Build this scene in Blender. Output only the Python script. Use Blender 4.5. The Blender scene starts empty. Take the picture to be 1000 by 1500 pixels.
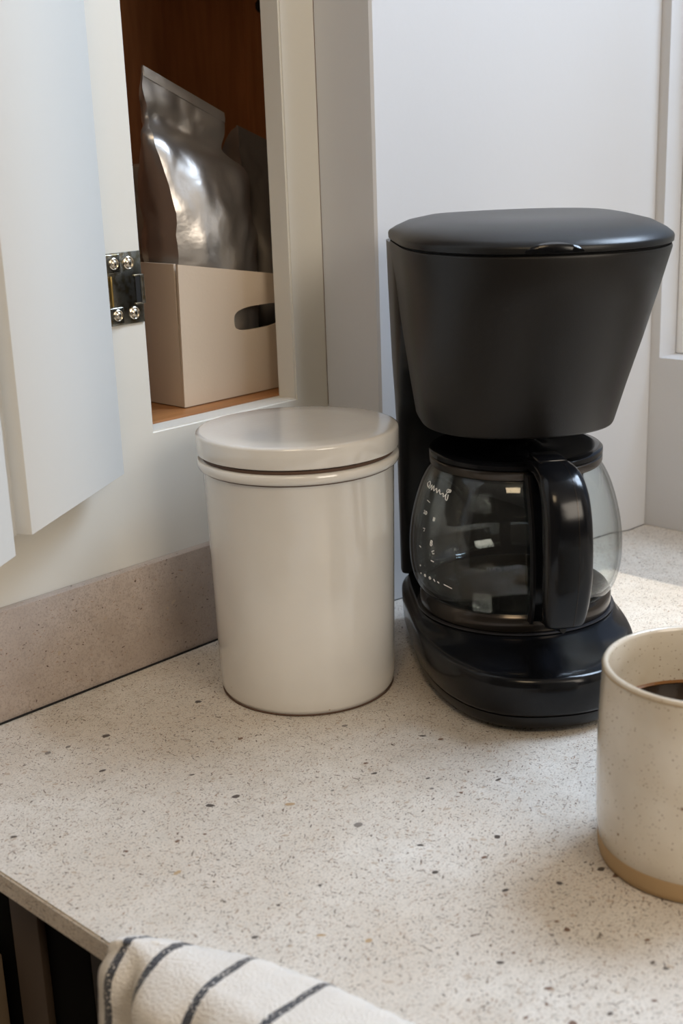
import bpy, bmesh, math, random
from mathutils import Vector, Matrix, noise

C = bpy.context.scene.collection
PI = math.pi

# ------------------------------------------------------------------ camera
cam_d = bpy.data.cameras.new('camera')
cam = bpy.data.objects.new('camera', cam_d)
C.objects.link(cam)
YAW, PITCH, ROLL, FPX = 0.7715, 0.2856, -0.0362, 1870.0
fw = Vector((math.cos(YAW)*math.cos(PITCH), math.sin(YAW)*math.cos(PITCH), -math.sin(PITCH)))
rt = Vector((math.sin(YAW), -math.cos(YAW), 0)); up = rt.cross(fw)
r2 = rt*math.cos(ROLL) + up*math.sin(ROLL); u2 = -rt*math.sin(ROLL) + up*math.cos(ROLL)
cam.matrix_world = Matrix(((r2.x, u2.x, -fw.x, 0), (r2.y, u2.y, -fw.y, 0), (r2.z, u2.z, -fw.z, .34), (0, 0, 0, 1)))
cam_d.sensor_fit = 'VERTICAL'; cam_d.sensor_height = 36; cam_d.lens = FPX/1500*36
cam_d.clip_start = .01
cam_d.dof.use_dof = True; cam_d.dof.focus_distance = .80; cam_d.dof.aperture_fstop = 11
bpy.context.scene.camera = cam

# ------------------------------------------------------------------ exposure
vs = bpy.context.scene.view_settings
vs.view_transform = 'Standard'; vs.look = 'None'; vs.gamma = 1; vs.exposure = -0.13
vs.use_curve_mapping = False

# ------------------------------------------------------------------ world: hazy sky over pale ground
W = bpy.data.worlds.new('sky'); bpy.context.scene.world = W; W.use_nodes = True
nt = W.node_tree; nt.nodes.clear()
wo = nt.nodes.new('ShaderNodeOutputWorld'); bg = nt.nodes.new('ShaderNodeBackground')
tc = nt.nodes.new('ShaderNodeTexCoord'); sp = nt.nodes.new('ShaderNodeSeparateXYZ'); cr = nt.nodes.new('ShaderNodeValToRGB')
nt.links.new(tc.outputs['Generated'], sp.inputs[0]); nt.links.new(sp.outputs['Z'], cr.inputs[0])
cr.color_ramp.elements[0].position = 0.0; cr.color_ramp.elements[0].color = (.80, .76, .68, 1)
cr.color_ramp.elements[1].position = .5; cr.color_ramp.elements[1].color = (.55, .70, 1.0, 1)
nt.links.new(cr.outputs[0], bg.inputs[0]); nt.links.new(bg.outputs[0], wo.inputs[0])
bg.inputs[1].default_value = .55

# ------------------------------------------------------------------ sun and window light
def lamp(name, kind, loc, aim, energy, color, size=None, size_y=None, angle=None):
    d = bpy.data.lights.new(name, kind); d.energy = energy; d.color = color
    if size: d.shape = 'RECTANGLE'; d.size = size; d.size_y = size_y
    if angle is not None: d.angle = angle
    o = bpy.data.objects.new(name, d); C.objects.link(o); o.location = loc
    o.rotation_euler = (Vector(aim)-Vector(loc)).to_track_quat('-Z', 'Y').to_euler()
    return o
el = math.radians(50)
lamp('sun', 'SUN', (3, .6, 3), (3-math.cos(el), .6-.04, 3-math.sin(el)), 3.2, (1, .91, .78), angle=math.radians(1.2))
lamp('window_daylight', 'AREA', (1.10, .16, .98), (.35, .24, .0), 18, (.66, .80, 1.0), size=.42, size_y=.36)
lamp('room_window_daylight', 'AREA', (.05, -1.7, 1.10), (.50, .5, .10), 22, (1.0, .89, .75), size=.9, size_y=.9)
lamp('warm_overhead_fill', 'AREA', (-.45, -.25, 1.5), (.45, .4, .0), 8.5, (1.0, .76, .48), size=.5, size_y=.5)  # unseen warm fill added overhead to brighten tops and the mug's shadow

# ------------------------------------------------------------------ helpers
def mat(name, color=(.8, .8, .8), rough=.5, metal=0, spec=.5, coat=0, coat_rough=.1):
    m = bpy.data.materials.new(name); m.use_nodes = True
    b = m.node_tree.nodes['Principled BSDF']
    b.inputs['Base Color'].default_value = (*color, 1); b.inputs['Roughness'].default_value = rough
    b.inputs['Metallic'].default_value = metal; b.inputs['Specular IOR Level'].default_value = spec
    b.inputs['Coat Weight'].default_value = coat; b.inputs['Coat Roughness'].default_value = coat_rough
    return m
def N(m, t, **kw):
    n = m.node_tree.nodes.new(t)
    for k, v in kw.items():
        if k in n.inputs.keys() if hasattr(n.inputs, 'keys') else False: n.inputs[k].default_value = v
        else: setattr(n, k, v)
    return n
def L(m, a, b): m.node_tree.links.new(a, b)
def bsdf(m): return m.node_tree.nodes['Principled BSDF']
def ramp(m, fac, stops, interp='LINEAR'):
    r = N(m, 'ShaderNodeValToRGB'); r.color_ramp.interpolation = interp
    e = r.color_ramp.elements
    while len(e) < len(stops): e.new(.5)
    for i, (p, c) in enumerate(stops):
        e[i].position = p; e[i].color = (*c, 1) if len(c) == 3 else c
    L(m, fac, r.inputs[0]); return r.outputs[0]
def mixc(m, fac, a, b, mode='MIX'):
    x = N(m, 'ShaderNodeMix'); x.data_type = 'RGBA'; x.blend_type = mode
    for s, v in ((0, fac), (6, a), (7, b)):
        if hasattr(v, 'links'): L(m, v, x.inputs[s])
        elif isinstance(v, (int, float)): x.inputs[s].default_value = v
        else: x.inputs[s].default_value = (*v, 1)
    return x.outputs[2]
def coords(m, scale=(1, 1, 1), rot=(0, 0, 0)):
    g = N(m, 'ShaderNodeNewGeometry'); mp = N(m, 'ShaderNodeMapping')
    mp.inputs['Scale'].default_value = scale; mp.inputs['Rotation'].default_value = rot
    L(m, g.outputs['Position'], mp.inputs[0]); return mp.outputs[0]
def tex(m, kind, vec, scale, detail=2, rough=.5, out=None, **kw):
    n = N(m, kind); n.inputs['Scale'].default_value = scale
    if 'Detail' in n.inputs: n.inputs['Detail'].default_value = 0 if kind == 'ShaderNodeTexVoronoi' else detail
    if 0: n.inputs['Detail'].default_value = detail
    if 'Roughness' in n.inputs: n.inputs['Roughness'].default_value = rough
    for k, v in kw.items(): setattr(n, k, v)
    L(m, vec, n.inputs['Vector']); return n
def bump(m, h, strength, dist=.001):
    b = N(m, 'ShaderNodeBump'); b.inputs['Strength'].default_value = strength; b.inputs['Distance'].default_value = dist
    L(m, h, b.inputs['Height']); L(m, b.outputs[0], bsdf(m).inputs['Normal']); return b
def math_(m, op, a, b=None):
    n = N(m, 'ShaderNodeMath'); n.operation = op
    for i, v in enumerate((a, b)):
        if v is None: continue
        if hasattr(v, 'links'): L(m, v, n.inputs[i])
        else: n.inputs[i].default_value = v
    return n.outputs[0]

def obj(name, bm, m, parent=None, smooth=True, angle=35, loc=None):
    me = bpy.data.meshes.new(name)
    bmesh.ops.recalc_face_normals(bm, faces=bm.faces)
    bm.to_mesh(me); bm.free()
    if smooth:
        for p in me.polygons: p.use_smooth = True
        me.set_sharp_from_angle(angle=math.radians(angle))
    o = bpy.data.objects.new(name, me); C.objects.link(o)
    for x in (m if isinstance(m, (list, tuple)) else [m]): me.materials.append(x)
    if parent: o.parent = parent
    if loc: o.location = loc
    return o
def thing(name, label, cat, loc=(0, 0, 0), rz=0, group=None):
    o = bpy.data.objects.new(name, None); C.objects.link(o); o.location = loc; o.rotation_euler = (0, 0, rz)
    o.empty_display_size = .02
    o['label'] = label; o['category'] = cat
    if group: o['group'] = group
    return o
def tag(o, label, cat): o['label'] = label; o['category'] = cat; return o
def struct(o): o['kind'] = 'structure'; return o
def box(bm, x0, x1, y0, y1, z0, z1, bev=0, seg=2, mtx=None):
    ps = [(x, y, z) for z in (z0, z1) for (x, y) in ((x0, y0), (x1, y0), (x1, y1), (x0, y1))]
    v = [bm.verts.new(p) for p in ps]
    fs = [bm.faces.new([v[i] for i in q]) for q in ((3, 2, 1, 0), (4, 5, 6, 7), (0, 1, 5, 4), (1, 2, 6, 5), (2, 3, 7, 6), (3, 0, 4, 7))]
    if bev:
        es = list({e for f in fs for e in f.edges})
        r = bmesh.ops.bevel(bm, geom=es, offset=bev, segments=seg, profile=.5, affect='EDGES')
        v = list({x for f in r['faces'] for x in f.verts} | {x for x in v if x.is_valid})
    if mtx is not None: bmesh.ops.transform(bm, matrix=mtx, verts=v)
    return v
def loft(bm, rings, cap0=True, cap1=True, closed=True):
    R = [[bm.verts.new(p) for p in r] for r in rings]
    n = len(rings[0])
    for a, b in zip(R, R[1:]):
        for i in range(n if closed else n-1):
            j = (i+1) % n
            bm.faces.new((a[i], a[j], b[j], b[i]))
    if cap0: bm.faces.new(R[0][::-1])
    if cap1: bm.faces.new(R[-1])
    return R
def lathe(bm, prof, n=96, closed=False, cap=True, c=(0, 0)):
    """profile of (r, z); r==0 ends collapse to a fan"""
    rings = []
    for r, z in prof:
        if r < 1e-7: rings.append([bm.verts.new((c[0], c[1], z))])
        else: rings.append([bm.verts.new((c[0]+r*math.cos(2*PI*i/n), c[1]+r*math.sin(2*PI*i/n), z)) for i in range(n)])
    pr = list(zip(rings, rings[1:]))
    if closed: pr.append((rings[-1], rings[0]))
    for a, b in pr:
        for i in range(n):
            j = (i+1) % n
            if len(a) == 1 and len(b) == 1: continue
            if len(a) == 1: bm.faces.new((a[0], b[j], b[i]))
            elif len(b) == 1: bm.faces.new((a[i], a[j], b[0]))
            else: bm.faces.new((a[i], a[j], b[j], b[i]))
def tube(bm, pts, rad, n=12, flat=1.0, cap=True, upv=Vector((0, 0, 1))):
    pts = [Vector(p) for p in pts]; rings = []
    for i, p in enumerate(pts):
        t = (pts[min(i+1, len(pts)-1)]-pts[max(i-1, 0)]).normalized()
        s = t.cross(upv)
        if s.length < 1e-4: s = t.cross(Vector((1, 0, 0)))
        s.normalize(); u = s.cross(t)
        r = rad[i] if isinstance(rad, (list, tuple)) else rad
        rings.append([p+s*math.cos(2*PI*k/n)*r+u*math.sin(2*PI*k/n)*r*flat for k in range(n)])
    loft(bm, rings, cap, cap)
def smoothline(pts, sub=6):
    P = [Vector(p) for p in pts]; P = [P[0]*2-P[1]]+P+[P[-1]*2-P[-2]]; out = []
    for i in range(1, len(P)-2):
        for k in range(sub):
            t = k/sub; a, b, c, d = P[i-1:i+3]
            out.append(.5*((2*b)+(c-a)*t+(2*a-5*b+4*c-d)*t*t+(3*b-a-3*c+d)*t**3))
    out.append(P[-2]); return out

# ------------------------------------------------------------------ materials
def paint(name, col, rough=.45, bs=.06, sc=260):
    m = mat(name, col, rough)
    v = coords(m); n = tex(m, 'ShaderNodeTexNoise', v, sc, 3); n2 = tex(m, 'ShaderNodeTexNoise', v, 9, 4)
    c = mixc(m, math_(m, 'MULTIPLY', n2.outputs['Fac'], .25), col, tuple(x*.90 for x in col))
    L(m, c, bsdf(m).inputs['Base Color']); bump(m, n.outputs['Fac'], bs, .002); return m
M_cab = paint('cream_gloss_paint', (.66, .64, .585), .5, .03, 120)
M_door = paint('white_door_paint', (.58, .565, .53), .65, .03, 160)
M_wall = paint('white_plaster', (.585, .585, .595), .8, .035, 160)
M_room = mat('room_plaster', (.26, .23, .19), .9)
M_floor = mat('floor_boards', (.30, .20, .12), .5)
M_frame = mat('white_window_paint', (.86, .86, .85), .35)

def stone(name, base, dark, warm, chips=True, scale=1.0, amount=1.0):
    m = mat(name, base, .42)
    v = coords(m)
    # warp
    w = tex(m, 'ShaderNodeTexNoise', v, 90, 3)
    cl = tex(m, 'ShaderNodeTexNoise', v, 10, 5, .6)
    fine = tex(m, 'ShaderNodeTexNoise', v, 900, 2)
    mid = tex(m, 'ShaderNodeTexNoise', v, 70, 4, .65)
    c = mixc(m, ramp(m, cl.outputs['Fac'], [(.35, (0, 0, 0)), (.68, (1, 1, 1))]), base, warm)
    c = mixc(m, ramp(m, mid.outputs['Fac'], [(.42, (0, 0, 0)), (.70, (.75, .75, .75))]), c, tuple(x*.78*w_ for x, w_ in zip(base, (1.02, .98, .93))))
    c = mixc(m, ramp(m, fine.outputs['Fac'], [(.46, (0, 0, 0)), (.70, (.7, .7, .7))]), c, tuple(x*.58 for x in base))
    # fine elongated flecks, clustered
    for sc, rot, thr, seed, keep, col, st in ((470, .5, .070, 0, .42, dark, 3.2), (470, 1.5, .070, 3, .40, dark, 3.2), (430, 2.5, .066, 9, .40, dark, 3.0), (230, -.6, .050, 7, .13, (.07, .045, .03), 2.2), (700, -.2, .10, 11, .50, (.30, .20, .14), 2.2), (240, .9, .10, 17, .10, (.42, .33, .25), 1.6)):
        keep *= amount
        m0 = coords(m, (1, 1, 1), (0, 0, rot)); m1 = N(m, 'ShaderNodeMapping'); m1.inputs['Scale'].default_value = (1.5/st, 1.5, 1.5); L(m, m0, m1.inputs[0]); mv = m1.outputs[0]
        ad = N(m, 'ShaderNodeVectorMath'); ad.operation = 'MULTIPLY_ADD'
        L(m, w.outputs['Color'], ad.inputs[0]); ad.inputs[1].default_value = (.012, .012, .012); L(m, mv, ad.inputs[2])
        ad2 = N(m, 'ShaderNodeVectorMath'); ad2.operation = 'ADD'; L(m, ad.outputs[0], ad2.inputs[0]); ad2.inputs[1].default_value = (seed, seed*.7, seed*.3)
        vo = tex(m, 'ShaderNodeTexVoronoi', ad2.outputs[0], sc*scale)
        sx = N(m, 'ShaderNodeSeparateColor'); L(m, vo.outputs['Color'], sx.inputs[0])
        dens = math_(m, 'MULTIPLY', math_(m, 'ADD', mid.outputs['Fac'], cl.outputs['Fac']), keep)
        on = math_(m, 'LESS_THAN', sx.outputs[0], dens)
        size = math_(m, 'MULTIPLY', sx.outputs[1], thr*3.9)
        inside = math_(m, 'LESS_THAN', vo.outputs['Distance'], size)
        f = math_(m, 'MULTIPLY', on, inside)
        f = math_(m, 'MULTIPLY', f, math_(m, 'ADD', math_(m, 'MULTIPLY', sx.outputs[2], .5), .55))
        c = mixc(m, f, c, col)
    if chips:
        vo = tex(m, 'ShaderNodeTexVoronoi', v, 75*scale)
        sx = N(m, 'ShaderNodeSeparateColor'); L(m, vo.outputs['Color'], sx.inputs[0])
        wob = math_(m, 'ADD', vo.outputs['Distance'], math_(m, 'MULTIPLY', fine.outputs['Fac'], .05))
        f = math_(m, 'MULTIPLY', math_(m, 'LESS_THAN', sx.outputs[0], .09), math_(m, 'LESS_THAN', wob, math_(m, 'ADD', math_(m, 'MULTIPLY', sx.outputs[1], .07), .05)))
        c = mixc(m, math_(m, 'MULTIPLY', f, .8), c, (.12, .08, .06))
    L(m, c, bsdf(m).inputs['Base Color'])
    L(m, ramp(m, mid.outputs['Fac'], [(.3, (.36,)*3), (.8, (.52,)*3)]), bsdf(m).inputs['Roughness'])
    bump(m, fine.outputs['Fac'], .10, .0006); return m
M_stone = stone('speckled_quartz', (.70, .665, .615), (.085, .055, .038), (.585, .515, .435), amount=1.9)
M_splash = stone('brown_speckled_quartz', (.49, .415, .365), (.10, .06, .045), (.30, .235, .19), chips=True, scale=.8, amount=.35)

def ceramic(name, base, sp, rough=.22, dens=.10, sc=260, coat=.4, warm=None, spr=.05):
    m = mat(name, base, rough, coat=coat, coat_rough=.12)
    v = coords(m); n = tex(m, 'ShaderNodeTexNoise', v, 22, 4)
    c = mixc(m, ramp(m, n.outputs['Fac'], [(.3, (0, 0, 0)), (.75, (.9, .9, .9))]), base, warm or tuple(x*.92 for x in base))
    for s_, d_, off in ((sc, dens, 0), (sc*.45, dens*.14, 5)):
        ad2 = N(m, 'ShaderNodeVectorMath'); ad2.operation = 'ADD'; L(m, v, ad2.inputs[0]); ad2.inputs[1].default_value = (off, off, off)
        vo = tex(m, 'ShaderNodeTexVoronoi', ad2.outputs[0], s_)
        sx = N(m, 'ShaderNodeSeparateColor'); L(m, vo.outputs['Color'], sx.inputs[0])
        f = math_(m, 'MULTIPLY', math_(m, 'LESS_THAN', sx.outputs[0], d_), math_(m, 'LESS_THAN', vo.outputs['Distance'], math_(m, 'ADD', math_(m, 'MULTIPLY', sx.outputs[1], .20), spr)))
        c = mixc(m, math_(m, 'MULTIPLY', f, math_(m, 'ADD', math_(m, 'MULTIPLY', sx.outputs[2], .6), .3)), c, sp)
    L(m, c, bsdf(m).inputs['Base Color'])
    f2 = tex(m, 'ShaderNodeTexNoise', v, 320, 2); bump(m, f2.outputs['Fac'], .04, .001); return m
M_can = ceramic('cream_glazed_stoneware', (.69, .67, .635), (.28, .18, .10), .13, .012, 160, .6)
M_can_edge = mat('bare_clay_line', (.10, .055, .035), .7)
M_mug = ceramic('speckled_mug_glaze', (.70, .645, .555), (.17, .075, .03), .20, .42, 620, .6, (.50, .42, .31), .09)
M_clay = ceramic('raw_tan_clay', (.42, .28, .14), (.22, .13, .06), .75, .2, 600, 0)
M_coffee = mat('black_coffee', (.010, .004, .0015), .10, spec=.12)

def plastic(name, col, rough, bs=.0, sc=1500, spec=.5):
    m = mat(name, col, rough, spec=spec)
    if bs:
        v = coords(m); n = tex(m, 'ShaderNodeTexNoise', v, sc, 2); bump(m, n.outputs['Fac'], bs, .0005)
    return m
M_house = plastic('charcoal_satin_plastic', (.010, .009, .0085), .40, .15, spec=.32)
M_lidp = plastic('matte_black_plastic', (.010, .010, .0105), .34, .12, spec=.28)
M_gloss = plastic('gloss_black_plastic', (.004, .0045, .006), .17, .03, 400, .30)
M_black = plastic('black_plastic', (.006, .006, .0065), .30, .1, spec=.35)
M_band = mat('smoky_metal_band', (.060, .052, .046), .2, metal=.8)
M_hot = mat('hotplate_enamel', (.03, .03, .035), .25)
M_seam = mat('dark_joint', (.004, .004, .004), .8)
M_rubber = mat('rubber', (.015, .015, .015), .8)
M_ink = mat('white_glass_print', (.85, .85, .85), .6)

def glassm(name, tint, ior=1.48):
    m = bpy.data.materials.new(name); m.use_nodes = True; n = m.node_tree; n.nodes.clear()
    o = n.nodes.new('ShaderNodeOutputMaterial'); t = n.nodes.new('ShaderNodeBsdfTransparent'); g = n.nodes.new('ShaderNodeBsdfGlossy')
    lw = n.nodes.new('ShaderNodeLayerWeight'); lw.inputs[0].default_value = .35
    r = n.nodes.new('ShaderNodeValToRGB'); r.color_ramp.elements[0].color = (*tint, 1); r.color_ramp.elements[0].position = .55
    r.color_ramp.elements[1].color = (.42, .48, .50, 1); r.color_ramp.elements[1].position = .98
    n.links.new(lw.outputs['Facing'], r.inputs[0]); n.links.new(r.outputs[0], t.inputs[0])
    g.inputs['Roughness'].default_value = .02
    l2 = n.nodes.new('ShaderNodeLayerWeight'); l2.inputs[0].default_value = .5
    pw = n.nodes.new('ShaderNodeMath'); pw.operation = 'POWER'; pw.inputs[1].default_value = 5; n.links.new(l2.outputs['Facing'], pw.inputs[0])
    f = n.nodes.new('ShaderNodeMath'); f.operation = 'MULTIPLY_ADD'; f.inputs[1].default_value = .9; f.inputs[2].default_value = ((ior-1)/(ior+1))**2; n.links.new(pw.outputs[0], f.inputs[0])
    mx = n.nodes.new('ShaderNodeMixShader'); n.links.new(f.outputs[0], mx.inputs[0]); n.links.new(t.outputs[0], mx.inputs[1]); n.links.new(g.outputs[0], mx.inputs[2])
    n.links.new(mx.outputs[0], o.inputs[0]); return m
M_glass = glassm('carafe_glass', (.95, .97, .97))
M_pane = glassm('window_glass', (.97, .98, .98))

def wood(name, a, b, rough=.45, sc=(1, 12, 12)):
    m = mat(name, a, rough); v = coords(m, sc); n = tex(m, 'ShaderNodeTexNoise', v, 14, 5, .6)
    L(m, ramp(m, n.outputs['Fac'], [(.3, a), (.7, b)]), bsdf(m).inputs['Base Color']); return m
M_shelf = wood('orange_brown_shelf_wood', (.36, .16, .055), (.24, .10, .035))
M_inner = wood('dark_stained_interior_wood', (.36, .145, .055), (.24, .095, .036), .5, (10, 10, 1))
M_card = paint('beige_card', (.56, .45, .34), .7, .05, 400)
M_hinge = mat('aged_nickel', (.30, .28, .23), .24, metal=1)
v_ = coords(M_hinge); n_ = tex(M_hinge, 'ShaderNodeTexNoise', v_, 260, 4)
L(M_hinge, ramp(M_hinge, n_.outputs['Fac'], [(.45, (.36, .35, .31)), (.62, (.20, .17, .11)), (.8, (.30, .20, .07))]), bsdf(M_hinge).inputs['Base Color'])
M_screw = mat('screw_nickel', (.62, .56, .46), .2, metal=1)
M_foil = mat('silver_foil', (.50, .475, .45), .33, metal=.85)
v_ = coords(M_foil); n_ = tex(M_foil, 'ShaderNodeTexNoise', v_, 60, 3); bump(M_foil, n_.outputs['Fac'], .25, .003)
M_foil_shade = mat('shaded_foil', (.22, .20, .185), .5, metal=.6)  # darker copy of the foil: shadow on the bag's right part painted in

# ------------------------------------------------------------------ room shell (structure)
def slab(name, m, *a, bev=0):
    bm = bmesh.new(); box(bm, *a, bev=bev); return struct(obj(name, bm, m, smooth=bool(bev)))
slab('floor', M_floor, -1.7, 1.03, -2.6, 1.0, -.92, -.90)
slab('ceiling', mat('white_ceiling', (.75, .74, .72), .9), -1.7, 1.03, -2.6, 1.0, 1.6, 1.62)
# window wall with its opening
WY0, WY1, WZ0, WZ1 = -.42, .555, .150, 1.35
WX0, WX1 = .966, 1.03
bm = bmesh.new()
box(bm, WX0, WX1, -2.6, 1.0, -.9, WZ0); box(bm, WX0, WX1, -2.6, 1.0, WZ1, 1.6)
box(bm, WX0, WX1, -2.6, WY0, WZ0, WZ1); box(bm, WX0, WX1, WY1, 1.0, WZ0, WZ1)
struct(obj('wall_right', bm, M_wall, smooth=False))
slab('wall_front', M_room, -1.7, 1.03, -2.62, -2.6, -.9, 1.6)
slab('wall_left', M_room, -1.72, -1.7, -2.6, 1.0, -.9, 1.6)
slab('wall_back', M_wall, -1.7, 1.03, .98, 1.0, -.9, 1.6)
# pier that stands forward between the cabinet and the window wall
def prism(bm, poly, z0, z1):
    a = [bm.verts.new((x, y, z0)) for x, y in poly]; b = [bm.verts.new((x, y, z1)) for x, y in poly]
    bm.faces.new(a[::-1]); bm.faces.new(b); n = len(poly)
    for i in range(n): j = (i+1) % n; bm.faces.new((a[i], a[j], b[j], b[i]))
bm = bmesh.new()
prism(bm, [(.6726, .6635), (.6726, .6125), (.6745, .6108), (.925, .5725), (.94, .5650), (.9655, .5636), (.9655, .6635)], .0005, 1.6)
struct(obj('wall_pier', bm, M_wall, angle=25))

# window frame, sash, panes
wn = bpy.data.objects.new('window_1', None); C.objects.link(wn); wn['kind'] = 'structure'; wn.location = (1.0, 0, 0)
bm = bmesh.new()
def wb(bm, x0, x1, y0, y1, z0, z1, bev=.0015): box(bm, x0-1.0, x1-1.0, y0, y1, z0, z1, bev=bev)
wb(bm, .992, 1.026, WY1-.018, WY1-.0003, WZ0+.0003, WZ1-.0003); wb(bm, .992, 1.026, WY0+.0003, WY0+.018, WZ0+.0003, WZ1-.0003)
wb(bm, .992, 1.026, WY0+.018, WY1-.018, WZ0+.0003, WZ0+.014); wb(bm, .992, 1.026, WY0+.018, WY1-.018, WZ1-.018, WZ1-.0003)
obj('window_frame', bm, M_frame, wn)
ys = [WY0+.018, WY0+.018+(WY1-WY0-.036)/3, WY0+.018+(WY1-WY0-.036)*2/3, WY1-.018]
for y in ys[1:3]:
    bm = bmesh.new(); wb(bm, 1.000, 1.018, y-.007, y+.007, WZ0+.014, WZ1-.018); obj('glazing_bar', bm, M_frame, wn)
for i in range(3):
    bm = bmesh.new(); wb(bm, 1.008, 1.011, ys[i]+(.007 if i else 0), ys[i+1]-(.007 if i < 2 else 0), WZ0+.014, WZ1-.018, 0); obj('pane', bm, M_pane, wn, smooth=False)
# unseen slab added outside to block the sun and limit its patch
bm = bmesh.new(); box(bm, 1.03, 1.90, -1.4, 1.4, 1.45, 1.49)
struct(obj('sun_blocker', bm, M_frame, smooth=False))

# ------------------------------------------------------------------ wall cabinet built into the left wall
YF = .664
cab = thing('wall_cabinet', 'cream painted built-in wall cabinet with one open door, above the stone backsplash', 'cabinet', (.575, YF, .06))
def rel(bm, root):
    bmesh.ops.translate(bm, vec=-root.location, verts=bm.verts); return bm
OX0, OX1, OZ0 = .508, .6395, .1575
bm = bmesh.new()
oo = [(.10, .06), (.6725, .06), (.6725, .80), (.10, .80)]; ii = [(OX0, OZ0), (OX1, OZ0), (OX1, .70), (OX0, .70)]
V = {(n_, y): [bm.verts.new((x, y, z)) for x, z in l] for n_, l in (('o', oo), ('i', ii)) for y in (YF, YF+.018)}
for k in range(4):
    j = (k+1) % 4
    for y in (YF, YF+.018): bm.faces.new((V['o', y][k], V['o', y][j], V['i', y][j], V['i', y][k]))
    for n_ in 'oi': bm.faces.new((V[n_, YF][k], V[n_, YF][j], V[n_, YF+.018][j], V[n_, YF+.018][k]))
bm.edges.ensure_lookup_table()
es = [e for e in bm.edges if all(v in V['i', YF] for v in e.verts)]
bmesh.ops.bevel(bm, geom=es, offset=.0012, segments=3, affect='EDGES')
obj('face_frame', rel(bm, cab), M_cab, cab)
bm = bmesh.new(); box(bm, .44, .85, YF+.0185, .93, OZ0-.016, OZ0+.0015, bev=.0008); obj('shelf', rel(bm, cab), M_shelf, cab)
bm = bmesh.new(); box(bm, .44, .85, .93, .94, .14, .76); obj('back_panel', rel(bm, cab), M_inner, cab, smooth=False)
bm = bmesh.new(); box(bm, .85, .862, YF+.0185, .94, .14, .76); obj('side_panel', rel(bm, cab), M_inner, cab, smooth=False)
bm = bmesh.new(); box(bm, .428, .44, YF+.0185, .94, .14, .76); obj('side_panel', rel(bm, cab), M_inner, cab, smooth=False)
bm = bmesh.new(); box(bm, .44, .85, YF+.0185, .93, .745, .757); obj('top_panel', rel(bm, cab), M_inner, cab, smooth=False)
# knot in the side panel
bm = bmesh.new()
kn = [(.0062*math.cos(2*PI*i/16)*(1+.18*math.sin(i*2.1)), .0070*math.sin(2*PI*i/16)*(1+.15*math.cos(i*1.7))) for i in range(16)]
ka = [bm.verts.new((.8498, .906+a_, .457+b_)) for a_, b_ in kn]; kb = [bm.verts.new((.8488, .906+a_*.9, .457+b_*.9)) for a_, b_ in kn]
bm.faces.new(kb)
for i in range(16): bm.faces.new((ka[i], ka[(i+1) % 16], kb[(i+1) % 16], kb[i]))
o = obj('knot', rel(bm, cab), M_seam, cab, smooth=False)

# door: lipped slab, swung open towards the room
A = Vector((.4680, .6457)); B = Vector((.3560, .5792)); dd = (B-A).normalized(); nn = Vector((dd.y, -dd.x))
if nn.y < 0: nn = -nn
def dp(s, t): p = A+dd*s+nn*t; return (p.x, p.y)
Wd = (B-A).length
bm = bmesh.new()
ZB, ZT = .140, .78
prof_in = [dp(.0008, 0), dp(Wd-.0004, 0), dp(Wd, .0004), dp(Wd, .0092), dp(0, .0092), dp(0, .0008)]
prism(bm, prof_in, ZB, ZT)
door = obj('door', rel(bm, cab), M_door, cab, angle=50)
bm = bmesh.new()
pr = [dp(Wd, .0092), dp(Wd+.0035, .0096), dp(Wd+.0065, .0102), dp(Wd+.0095, .0098), dp(Wd+.0125, .0088), dp(Wd+.0150, .0084), dp(Wd+.0158, .0050), dp(Wd+.0165, .0030), dp(Wd+.0400, .0024), dp(Wd+.0412, .0040), dp(Wd+.0412, .0145), dp(Wd-.004, .0150), dp(Wd-.004, .0092)]
prism(bm, pr, ZB-.0005, ZT)
obj('door_lip', rel(bm, cab), M_door, door, angle=40)
bm = bmesh.new(); prism(bm, [dp(Wd+.0180, .0014), dp(Wd+.0415, .0010), dp(Wd+.0415, .0150), dp(Wd+.0180, .0150)], ZB-.006, ZT)
obj('door_moulding', rel(bm, cab), M_door, door, angle=40)
# hinge on the face frame
HX0, HX1, HZ0, HZ1 = .4760, .5066, .2303, .2755
bm = bmesh.new(); box(bm, HX0, HX1, YF-.0014, YF-.0001, HZ0, HZ1, bev=.0005)
hinge = obj('hinge', rel(bm, cab), M_hinge, cab)
def rp(p): return Vector(p)-cab.location
for z0, z1 in ((HZ1-.0125, HZ1-.0006), (HZ0+.0006, HZ0+.0115)):
    bm = bmesh.new(); box(bm, HX0+.0004, HX0+.0138, YF-.0026, YF-.0014, z0, z1, bev=.0007, seg=3)
    obj('leaf', rel(bm, cab), M_hinge, hinge)
bm = bmesh.new(); box(bm, HX0+.0048, HX0+.0061, YF-.0034, YF-.0013, .2425, .2615, bev=.0004); obj('leaf_fold', rel(bm, cab), mat('brassy_worn_edge', (.55, .36, .12), .3, metal=1), hinge)
bm = bmesh.new(); box(bm, .5008, .5052, YF-.0019, YF-.0013, .2433, .2595, bev=.0002, seg=1); obj('slot', rel(bm, cab), M_seam, hinge)
bm = bmesh.new(); tube(bm, [(.5062, YF-.0016, .2425), (.5062, YF-.0016, .2605)], .0015, 14); obj('knuckle', rel(bm, cab), M_hinge, hinge)
bm = bmesh.new(); box(bm, .5000, .5070, YF-.0022, YF-.0013, .2598, .2608, bev=.0003); box(bm, .5000, .5070, YF-.0022, YF-.0013, .2420, .2430, bev=.0003); obj('slot_rim', rel(bm, cab), M_screw, hinge)
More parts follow.
